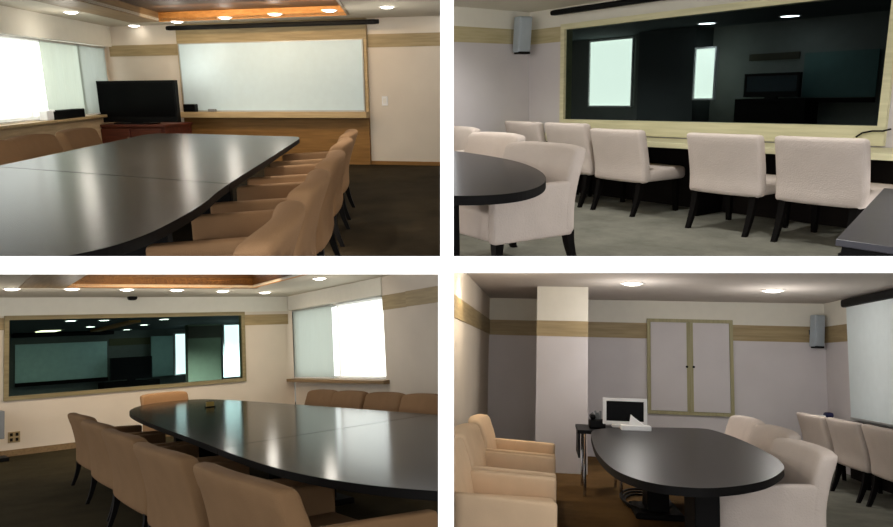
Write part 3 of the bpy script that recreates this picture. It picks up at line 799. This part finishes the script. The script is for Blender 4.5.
# window wall
wx = XR + .1
struct('wall_right', wall_piece_y(bmesh.new(), wx, wx + .15, 10.25, 14.06, 0, CZ + .1, [(10.33, 13.9, .87, 2.24)]), M['plaster_warm'], m3)
struct('wall_right', B(XR, wx + .15, 6, 10.25, 0, CZ + .1), M['plaster_warm'], m3)
struct('wall_column', B(XR - .05, XR, 6, 9.45, 0, CZ), M['plaster_warm'], m3)
struct('trim_5', B(XR - .012, XR, 9.45, 10.25, 2.0, 2.24), M['band_wood_y'], m3)
struct('trim_6', B(XR - .062, XR - .05, 6, 9.45, 2.0, 2.24), M['band_wood_y'], m3)
struct('trim_7', B(XR - .02, wx, 10.25, 14.04, 2.26, CZ), M['plaster_white'], m3)
tag(new_ob('window_sill', B(XR - .12, wx + .02, 10.15, 14.0, .80, .86, bevel=.006), M['cove_side'], m3), 'wooden sill below the bright window, lower-left view', 'window sill')
window(m3, 'window_1', wx + .06, 10.33, 13.9, .87, 2.24, [12.1])
yg = r.at(335.5, 340, 'x', XR + .04).y
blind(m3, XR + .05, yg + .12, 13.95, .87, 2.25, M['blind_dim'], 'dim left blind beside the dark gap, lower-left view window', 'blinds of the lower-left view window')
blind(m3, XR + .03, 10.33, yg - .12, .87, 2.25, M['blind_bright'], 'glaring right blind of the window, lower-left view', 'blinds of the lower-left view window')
for x, y in ((2.6, 8.6), (2.4, 5.2)):  # extra fill above the table, added to lighten the chairs
    L = bpy.data.lights.new('unseen_lamp', 'POINT'); L.energy = 8; L.color = (1, .9, .78); L.shadow_soft_size = .3
    lo = bpy.data.objects.new('unseen_lamp', L); col.objects.link(lo)
    lo.matrix_world = m3 @ Matrix.Translation((x, y, CZ - .3))
# ceiling + cove
A = r.at(253, 287.5, 'z', CZ); Bp = r.at(70, 285, 'z', CZ)
dU = Vector((math.cos(math.radians(4)), math.sin(math.radians(4)), 0))
C = A + dU * (Bp - A).dot(dU)
bm = bmesh.new()
T = math.tan(math.radians(4)); e = N / math.cos(math.radians(4)) + .02
prism(bm, [(-5, .5), (C.x, .5), (C.x, e + C.x * T), (-5, e - 5 * T)], CZ, CZ + .04)
prism(bm, [(C.x, C.y), (A.x, A.y), (A.x, e + A.x * T), (C.x, e + C.x * T)], CZ, CZ + .04)
prism(bm, [(A.x, .5), (6.3, .5), (6.3, e + 6.3 * T), (A.x, e + A.x * T)], CZ, CZ + .04)
struct('ceiling', bm, M['ceil'], m3)
bm = bmesh.new()
prism(bm, [(C.x, C.y), (A.x, A.y), (A.x, A.y + .04), (C.x, C.y + .04)], CZ - .01, CZ + .16)
box(bm, A.x, A.x + .04, 3, A.y, CZ - .01, CZ + .16)
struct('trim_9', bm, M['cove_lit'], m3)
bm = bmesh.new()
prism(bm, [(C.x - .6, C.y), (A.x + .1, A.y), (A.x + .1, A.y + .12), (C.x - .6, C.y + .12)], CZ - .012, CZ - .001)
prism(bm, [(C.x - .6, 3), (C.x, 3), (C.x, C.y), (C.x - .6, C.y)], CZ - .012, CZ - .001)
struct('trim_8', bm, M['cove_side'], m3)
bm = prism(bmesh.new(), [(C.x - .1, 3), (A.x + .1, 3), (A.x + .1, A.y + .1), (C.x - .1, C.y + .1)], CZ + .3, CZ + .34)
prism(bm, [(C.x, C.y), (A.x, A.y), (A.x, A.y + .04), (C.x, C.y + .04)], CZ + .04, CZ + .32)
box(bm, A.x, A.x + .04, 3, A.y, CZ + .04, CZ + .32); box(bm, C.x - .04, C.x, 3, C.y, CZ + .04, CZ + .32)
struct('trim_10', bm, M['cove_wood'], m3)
Lg = bpy.data.lights.new('cove_lamp', 'AREA'); Lg.shape = 'RECTANGLE'; Lg.size = 2.5; Lg.size_y = .1; Lg.energy = 22; Lg.color = (1, .7, .4)
lo = bpy.data.objects.new('cove_lamp', Lg); col.objects.link(lo)
lo.matrix_world = m3 @ Matrix.Translation((A + C) / 2 + Vector((0, -1.1, .2))) @ Matrix.Rotation(math.radians(65), 4, 'X')
for (x, y), l in zip([(12, 288.4), (72, 288.4), (127, 289), (177, 289.6), (223, 290.7), (265, 292), (319.5, 278)], ['at the far left of the row over the tinted window', 'second from the left over the tinted window', 'just above the black ceiling camera', 'fourth along the row over the tinted window', 'fifth along the row over the tinted window', 'sixth, by the room corner, over the tinted window', 'nearest, above the bright window of the lower-left view']):
    downlight(m3, r.at(x, y, 'z', CZ), 'round ceiling downlight ' + l, 'downlights of the lower-left view', r=.1, power=9, glow=3)
p = r.at(132, 296.5, 'y', N - .1, True)
t = thing('ceiling_camera', 'small black security camera above the tinted window', 'camera', w3, (p.x, N - .12, p.z))
new_ob('dome', rbox(bmesh.new(), 0, 0, -.02, .16, .14, .1, .045, (3, 3, 3)), M['black'], parent=t, smooth=True)
new_ob('arm', B(-.22, -.05, -.02, .12, .02, .05, bevel=.008), M['black'], parent=t)
p = r.at(14, 437, 'y', N, True)
t = thing('wall_socket', 'beige double wall socket low on the wall left of the chairs', 'socket', w3, (p.x, N, p.z))
new_ob('plate', rbox(bmesh.new(), 0, -.008, 0, .17, .016, .17, .006, (2, 1, 2)), M['band_wood'], parent=t)
for a_ in (-.04, .04):
    for b_ in (-.04, .04): new_ob('outlet', B(a_ - .02, a_ + .02, -.02, -.014, b_ - .025, b_ + .025), M['darkwall'], parent=t)
p = r.at(3, 425, 'y', N - .5, True)
t = thing('equipment_stand', 'grey equipment box on a black stand cut by the left edge, lower-left view', 'equipment', w3, (p.x - .3, N - .5, 0))
zc = p.z
new_ob('cabinet', B(-.6, .3, -.15, .15, zc - .2, zc + .22, bevel=.01), M['greyplastic'], parent=t)
new_ob('post', B(-.2, -.12, -.04, .04, .06, zc - .2), M['black'], parent=t)
new_ob('foot', B(-.5, .36, -.2, .2, 0, .06, bevel=.01), M['black'], parent=t)
# table
TZ = .74
pts = [(2.02, 9.0), (2.25, 10.6), (2.75, 11.75), (3.5, 12.0), (3.75, 11.2), (3.85, 8.0), (3.92, 5.6), (3.95, 3.2), (3.8, 2.2), (2.9, 1.9), (2.2, 2.2), (1.80, 2.9), (1.66, 3.7), (1.68, 4.6), (1.8, 6.0)]
s0, s1 = r.at(275, 439, 'z', TZ), r.at(414, 417, 'z', TZ)
table(m3, pts, TZ, 'long black glossy conference table reflecting the window, lower-left view', ((s0.x, s0.y), (s1.x, s1.y)), [(2.8, 3.4, .6, .12), (2.8, 6.2, .6, .12), (2.8, 9.2, .6, .12)], mt='table_dark')
p = r.at(210, 404, 'z', .78)
t = thing('desk_clock', 'tiny yellowish ornament standing at the far end of the black table', 'ornament', m3, (p.x, p.y, TZ))
new_ob('frame', B(-.05, .05, -.02, .02, .0, .07, bevel=.005), mat('brass', (150, 130, 60), .4, .4), parent=t)
new_ob('foot', B(-.06, .06, -.04, .04, .0, .012), M['darkleg'], parent=t)
g = 'tan armchairs along the near side of the table, lower-left view'
c0 = None
for (x, y), l in zip([(1.63, 3.5), (1.64, 4.92), (1.70, 6.35), (1.76, 7.7), (1.84, 9.1)],
        ['large tan armchair in the middle of the bottom edge, armrest reaching right', 'tan armchair left of the large foreground one, its curved back facing us', 'third tan armchair from the front, lower-left view', 'fourth tan armchair from the front, lower-left view', 'tan armchair farthest back and leftmost of the row by the tinted window', 'tan armchair showing only an armrest at the bottom right, lower-left view']):
    if c0 is None: c0 = make_armchair(l, g, m3, (x, y, 0), -math.pi / 2, 1.16, .76, M['tan_shaded'], h=.85, arm=.61)
    else: copy_thing(c0, m3, (x, y, 0), -math.pi / 2, l, g)
g = 'tan armchairs under the bright window, lower-left view'
for px, l in zip([310, 350, 399, 452], ['first tan armchair from the room corner under the window', 'second tan armchair from the room corner under the window', 'third tan armchair from the room corner, right below the glaring blind', 'tan armchair cut by the right edge in the window-side row']):
    q = r.at(px, 391, 'z', .86)
    if px == 310: c0 = make_armchair(l, g, m3, (4.12, q.y, 0), math.pi / 2, (.80), .7, M['tan'], h=.86, arm=.54)
    else: copy_thing(c0, m3, (4.12, q.y, 0), math.pi / 2, l, g)
make_armchair('tan armchair at the far head of the table under the tinted window', None, w3, (4.08, 11.75, 0), math.pi + .15, .78, .6, M['tan'], h=.87, arm=.56)

#==================================================================== ROOM 4 (lower right)
cur[0] = 4; r = R[4]; m4 = r.M
N = 11.6; CZ = 2.42
XL = r.at(489, 340, 'y', N).x; XR = r.at(822, 345, 'y', N).x + .05
struct('floor', B(XL - .2, XR + .2, .5, N + .1, -.1, 0), M['floor_warm_lit'], m4)
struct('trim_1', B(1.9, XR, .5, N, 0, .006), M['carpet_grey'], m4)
struct('ceiling', B(XL - .2, XR + 1, 1, N + .2, CZ, CZ + .1), M['ceil_grey'], m4)
struct('wall_left', B(XL - .12, XL, 2, N, 0, CZ), M['plaster_warm'], m4)
struct('wall_back', B(XL - .1, XR + .1, N, N + .1, 0, CZ), M['plaster_cool'], m4)
struct('wall_right', B(XR, XR + .12, 1, N, 0, CZ), M['plaster_cool'], m4)
cx0, cx1 = r.at(536.5, 350, 'y', 9.7).x, r.at(588, 350, 'y', 9.7).x
struct('wall_column', B(cx0, cx1, 9.7, N, 0, CZ), M['plaster_cool'], m4)
for a_, b_, c_, d_ in ((XL, cx0, N - .006, N), (cx0, cx1, 9.694, 9.7), (cx1, XR, N - .006, N)):
    struct('trim_7', B(a_, b_, c_, d_, 1.965 if c_ < 10 else 2.07, CZ), M['plaster_white'], m4)
struct('trim_8', B(XR - .006, XR, 2, N, 2.07, CZ), M['plaster_white'], m4)
zb0, zb1 = 1.83, 2.07
struct('trim_2', B(XL, XL + .012, 2, N, zb0 + .01, zb1), M['band_wood_y'], m4)
struct('trim_3', B(XL, cx0, N - .012, N, zb0, zb1), M['band_wood'], m4)
c0z = 1.4 + (zb0 - 1.4) * .97; c1z = 1.4 + (zb1 - 1.4) * .92
struct('trim_4', B(cx0, cx1, 9.688, 9.7, 1.76, 1.965), M['band_wood'], m4)
struct('trim_5', B(cx1, XR, N - .012, N, zb0, zb1), M['band_wood'], m4)
struct('trim_6', B(XR - .012, XR, 2, N, zb0, zb1), M['band_wood_y'], m4)
# wall cupboard with two doors
x0, x1, z0, z1 = (r.at(647, 370, 'y', N).x, r.at(733, 370, 'y', N).x, (r.at(649, 416, 'y', N).z + r.at(731, 414, 'y', N).z) / 2, 2.14)
t = thing('wall_cupboard', 'two-door cupboard with tan wood frame set in the far wall', 'cupboard', m4, ((x0 + x1) / 2, N, z0))
w_ = (x1 - x0) / 2; H = z1 - z0
new_ob('frame', wall_piece(bmesh.new(), -w_, w_, -.05, 0, 0, H, [(-w_ + .05, -.015, .05, H - .05), (.015, w_ - .05, .05, H - .05)]), M['olive_wood'], parent=t)
for s in (-1, 1):
    a_, b_ = sorted((s * .018, s * (w_ - .054)))
    d_ = new_ob('door', B(a_, b_, -.04, -.002, .054, H - .054, bevel=.004), M['plaster_cool'], parent=t)
    new_ob('stile', B(s * .018 - (.0 if s > 0 else .03), s * .018 + (.03 if s > 0 else .0), -.048, -.04, .054, H - .054), M['olive_wood'], parent=d_)
    new_ob('knob', tube(bmesh.new(), [(s * .05, -.048, H / 2), (s * .05, -.075, H / 2)], .018), M['black'], parent=d_)
# screen pulled down on the right wall
y0 = r.at(848.7, 360, 'x', XR - .08).y
zs = (r.at(848.7, 417, 'x', XR - .08).z + r.at(891, 423.8, 'x', XR - .08).z) / 2
t = thing('projection_screen', 'white projection screen pulled down on the right wall, lower-right view', 'projection screen', m4, (XR - .08, y0, zs))
Hs = CZ - .13 - zs
new_ob('fabric', B(-.004, .004, -3.2, 0, 0, Hs), mat('screen_fabric', (216, 226, 228), .8, .1, .02), parent=t)
new_ob('bottom_bar', B(-.012, .012, -3.2, 0, -.03, 0, bevel=.003), M['alu'], parent=t)
bm = rbox(bmesh.new(), 0, -1.58, Hs + .05, .11, 3.3, .11, .03, (2, 4, 2)); new_ob('housing', bm, M['black'], parent=t, smooth=True)
p = r.at(817, 331, 'y', N - .15)
speaker(m4, (p.x, N - .16, p.z), math.radians(20), 'grey wall speaker in the corner beside the pulled-down screen', .47, .17, .13)
# table
TZ = .74
px_ = [(590, 431), (593, 444), (598, 455), (612, 469), (632, 478), (655, 484), (680, 487), (705, 488.5), (730, 487), (752, 484), (770, 479.5), (783, 471), (785, 466), (776, 457), (755, 446), (735, 437), (712, 429.5), (700, 428), (660, 427.3), (625, 427.5), (600, 428.5)]
pts = [tuple(r.at(x, y, 'z', TZ))[:2] for x, y in px_]
t4 = thing('conference_table', 'black oval-ended conference table in front of the wall cupboard', 'table', m4, (0, 0, 0))
edge_mat(new_ob('tabletop', prism(bmesh.new(), smooth_loop([Vector((a, b, 0)) for a, b in pts], 3), TZ - .05, TZ, .006), M['table_brown'], parent=t4))
pedestal(t4, 1.02, 5.3, TZ - .06, .16, .4, M['table_edge']); pedestal(t4, 1.0, 7.4, TZ - .06, .2, .4, M['table_edge'])
bm = prism(bmesh.new(), [(.62, 5.2), (1.35, 5.2), (1.5, 8.0), (.65, 8.0)], TZ - .09, TZ - .051); new_ob('apron', bm, M['table_edge'], parent=t4)
# small black side desk with a chrome leg
t = thing('side_desk', 'small black desk with thin chrome leg beyond the table end', 'desk', m4, (.30, 8.3, 0))
new_ob('desktop', B(-.02, .5, -.25, .55, .66, .70, bevel=.005), M['black'], parent=t)
new_ob('modesty_panel', B(-.01, .01, -.2, .5, .4, .66), M['black'], parent=t)
for a_, b_ in ((.06, -.2), (.06, .5), (.44, .5), (.44, -.2)): new_ob('leg', tube(bmesh.new(), [(a_, b_, 0), (a_, b_, .66)], .018), M['chrome'], parent=t)
p = r.at(597, 424, 'y', 8.35)
t = thing('desk_phone', 'black cluttered telephone on the desk left of the monitor', 'telephone', m4, (p.x, 8.35, .70))
new_ob('base', rbox(bmesh.new(), 0, 0, .05, .18, .2, .1, .02, (2, 2, 2)), M['black'], parent=t)
new_ob('handset', rbox(bmesh.new(), -.05, 0, .13, .06, .22, .05, .02, (2, 4, 2)), M['black'], parent=t)
bm = bmesh.new()
for k in range(4): tube(bm, [(.02 * k - .02, .03, .1), (.03 * k - .05, .04, .17 + .02 * (k % 2))], .012, 6)
new_ob('pens', bm, M['greyplastic'], parent=t)
# monitor
x0 = r.at(603, 412, 'y', 8.15).x; x1 = r.at(647, 412, 'y', 8.15).x; zt = r.at(625, 398.5, 'y', 8.15).z
t = thing('monitor', 'white-framed computer monitor with black screen at the table end', 'monitor', m4, ((x0 + x1) / 2, 8.15, TZ))
w_ = (x1 - x0) / 2; H = zt - TZ
new_ob('bezel', wall_piece(bmesh.new(), -w_, w_, -.02, .05, .03, H, [(-w_ + .035, w_ - .035, .065, H - .03)]), M['whiteplastic'], parent=t)
new_ob('screen', B(-w_ + .035, w_ - .035, -.01, .03, .065, H - .03), M['screen'], parent=t)
new_ob('stand', B(-.14, .14, -.08, .1, 0, .03, bevel=.006), M['whiteplastic'], parent=t)
p = r.at(631, 426.5, 'z', TZ)
t = thing('tissue_box', 'white tissue box with tissue sticking up in front of the monitor', 'tissue box', m4, (p.x, 7.85, TZ))
new_ob('carton', B(-.15, .15, -.08, .08, 0, .05, bevel=.006), M['paper'], parent=t)
bm = bmesh.new()
vs = [bm.verts.new(v) for v in [(-.07, -.03, .045), (.09, -.04, .045), (.1, .04, .045), (-.06, .04, .045), (-.05, 0, .16), (.0, .02, .12), (.07, 0, .07)]]
for f in ((0, 1, 6, 5, 4), (1, 2, 6), (2, 3, 4, 5, 6), (3, 0, 4)): bm.faces.new([vs[i] for i in f])
new_ob('tissue', bm, M['paper'], parent=t)
# cable coil under the table
p = r.at(645, 503, 'z', .02)
bm = bmesh.new()
for k in range(3):
    tube(bm, [(.2 * (1 + .1 * k) * math.cos(a * .35), .5 * (1 + .1 * k) * math.sin(a * .35), .02 + .02 * k) for a in range(19)], .013, 6)
tag(new_ob('cable_coil', bm, M['black'], m4 @ Matrix.Translation((p.x, p.y, 0)), smooth=True), 'coil of black cable on the floor under the table', 'cable')
# chairs
g = 'peach armchairs against the left wall, lower-right view'
c0 = None
for (x, y), l in zip([(-.33, 4.95), (-.33, 6.1), (-.33, 7.25), (-.33, 3.8)], ['peach armchair second from the front against the left wall', 'peach armchair third from the front against the left wall', 'peach armchair farthest back against the left wall', 'peach armchair nearest us at the bottom left corner, lower-right view']):
    if y < 4: continue
    if c0 is None: c0 = make_armchair(l.replace('second from the front', 'nearest the camera'), g, m4, (x, y, 0), -math.pi / 2, 1.02, .74, M['peach'], h=.86, arm=.58)
    else: copy_thing(c0, m4, (x, y, 0), -math.pi / 2, l.replace('third from the front', 'in the middle of the three'), g)
g = 'beige armchairs at the right side of the table, lower-right view'
c0 = None
for (x, y), l in zip([(1.52, 5.95), (1.76, 7.45), (1.82, 8.75)], ['front beige armchair right of the table showing its side panel', 'middle beige armchair right of the table in front of the cupboard wall', 'farthest beige armchair right of the table, nearest the cupboard']):
    if c0 is None: c0 = make_armchair(l, g, m4, (x, y, 0), math.pi / 2, 1.14, .74, M['beige'], h=.86)
    else: copy_thing(c0, m4, (x, y, 0), math.pi / 2, l, g)
g = 'beige side chairs facing the right wall'
c0 = None
for (x, y), l in zip([(3.62, 8.05), (3.6, 9.0), (3.56, 9.95)], ['beige side chair at the right photo edge below the screen', 'middle beige side chair of the row under the screen', 'farthest beige side chair, below the corner speaker']):
    if c0 is None: c0 = make_sidechair(l, g, m4, (x, y, 0), -math.pi / 2, .88, .56, M['beige'])
    else: copy_thing(c0, m4, (x, y, 0), -math.pi / 2, l, g)
t = thing('worktop', 'narrow wooden worktop along the right wall behind the side chairs', 'worktop', m4, (XR, 9.2, 0))
new_ob('top', B(-.42, -.0, -4, 1.45, .70, .75, bevel=.005), M['darkleg'], parent=t)
new_ob('support_panel', B(-.10, -.06, -4, 1.4, 0, .7), M['darkwall'], parent=t)
p = r.at(827, 415, 'z', .79)
t = thing('webcam', 'small blue and white gadget on the worktop under the corner speaker', 'gadget', m4, (p.x, p.y, .75))
new_ob('body', rbox(bmesh.new(), .02, 0, .04, .12, .12, .08, .035, (3, 2, 2)), mat('navy_gadget', (30, 36, 80), .4), parent=t, smooth=True)
new_ob('paper_tab', B(-.16, -.03, -.04, .06, 0, .035), M['paper'], parent=t)
for (x, y), l in zip([(632, 283), (773, 290)], ['left ceiling downlight above the column, lower-right view', 'right ceiling downlight above the cupboard, lower-right view']):
    downlight(m4, r.at(x, y, 'z', CZ), l, 'downlights of the lower-right view', r=.12, power=14, glow=8.5, colr=(1, .96, .92))
for x, y, e, c in ((-.4, 7.6, 15, (1, .88, .72)), (2.6, 5.6, 9, (1, .97, .95))):  # added fill for the left recess wall and the right-hand chairs
    L = bpy.data.lights.new('unseen_lamp', 'POINT'); L.energy = e; L.color = c; L.shadow_soft_size = .12
    lo = bpy.data.objects.new('unseen_lamp', L); col.objects.link(lo)
    lo.matrix_world = m4 @ Matrix.Translation((x, y, CZ - .3))
p = r.at(461, 270, 'x', XL + .1)
L = bpy.data.lights.new('wall_washer_lamp', 'SPOT'); L.energy = 14; L.color = (1, .8, .55); L.spot_size = 1.7; L.spot_blend = .6; L.shadow_soft_size = .04
lo = bpy.data.objects.new('wall_washer_lamp', L); col.objects.link(lo)
lo.matrix_world = m4 @ Matrix.Translation((XL + .12, r.at(459, 282, 'x', XL).y, CZ - .04))

#==================================================================== keep only what stands in each room's own part of the view
EDGES = {1: [('r', 440.3), ('b', 256.3)], 2: [('l', 453.6), ('b', 256.3)], 3: [('t', 274.3), ('r', 438.2)], 4: [('t', 272.9), ('l', 453.8)]}
bpy.context.view_layer.update()
def plane(kind, c):
    """plane through the eye; normal points to the side that is dropped"""
    if kind == 'r': return Vector((FPX, -(c - PX), 0)).normalized()
    if kind == 'l': return Vector((-FPX, (c - PX), 0)).normalized()
    if kind == 'b': return Vector((0, -(c - PY), -FPX)).normalized()
    if kind == 't': return Vector((0, (c - PY), FPX)).normalized()
for o in list(sc.objects):
    if o.type != 'MESH': continue
    q = rooms_of[o.name]; mw = o.matrix_world.copy()
    planes = [plane(*e) for e in EDGES[q]] + [Vector((0, -1, 0))]
    near = .35
    cut = [n for i, n in enumerate(planes) if any((mw @ v.co).dot(n) > (1e-4 if i < len(planes) - 1 else -near) for v in o.data.vertices)]
    if not cut: continue
    if o.data.users > 1: o.data = o.data.copy()
    bm = bmesh.new(); bm.from_mesh(o.data)
    inv = mw.inverted(); nm = mw.to_3x3().transposed()
    for n in cut:
        pc = Vector((0, near, 0)) if n.y == -1 else Vector((0, 0, 0))
        g = bmesh.ops.bisect_plane(bm, geom=bm.verts[:] + bm.edges[:] + bm.faces[:], plane_co=inv @ pc, plane_no=(nm @ n).normalized(), clear_outer=True)
        es = [e for e in g['geom_cut'] if isinstance(e, bmesh.types.BMEdge)]
        if es:
            try: bmesh.ops.edgenet_fill(bm, edges=es)
            except Exception: pass
    if len(bm.faces) == 0:
        bm.free()
        for c in list(o.children): bpy.data.objects.remove(c)
        bpy.data.objects.remove(o); continue
    bm.to_mesh(o.data); bm.free()
for o in list(sc.objects):
    if o.type == 'EMPTY' and not o.children: bpy.data.objects.remove(o)
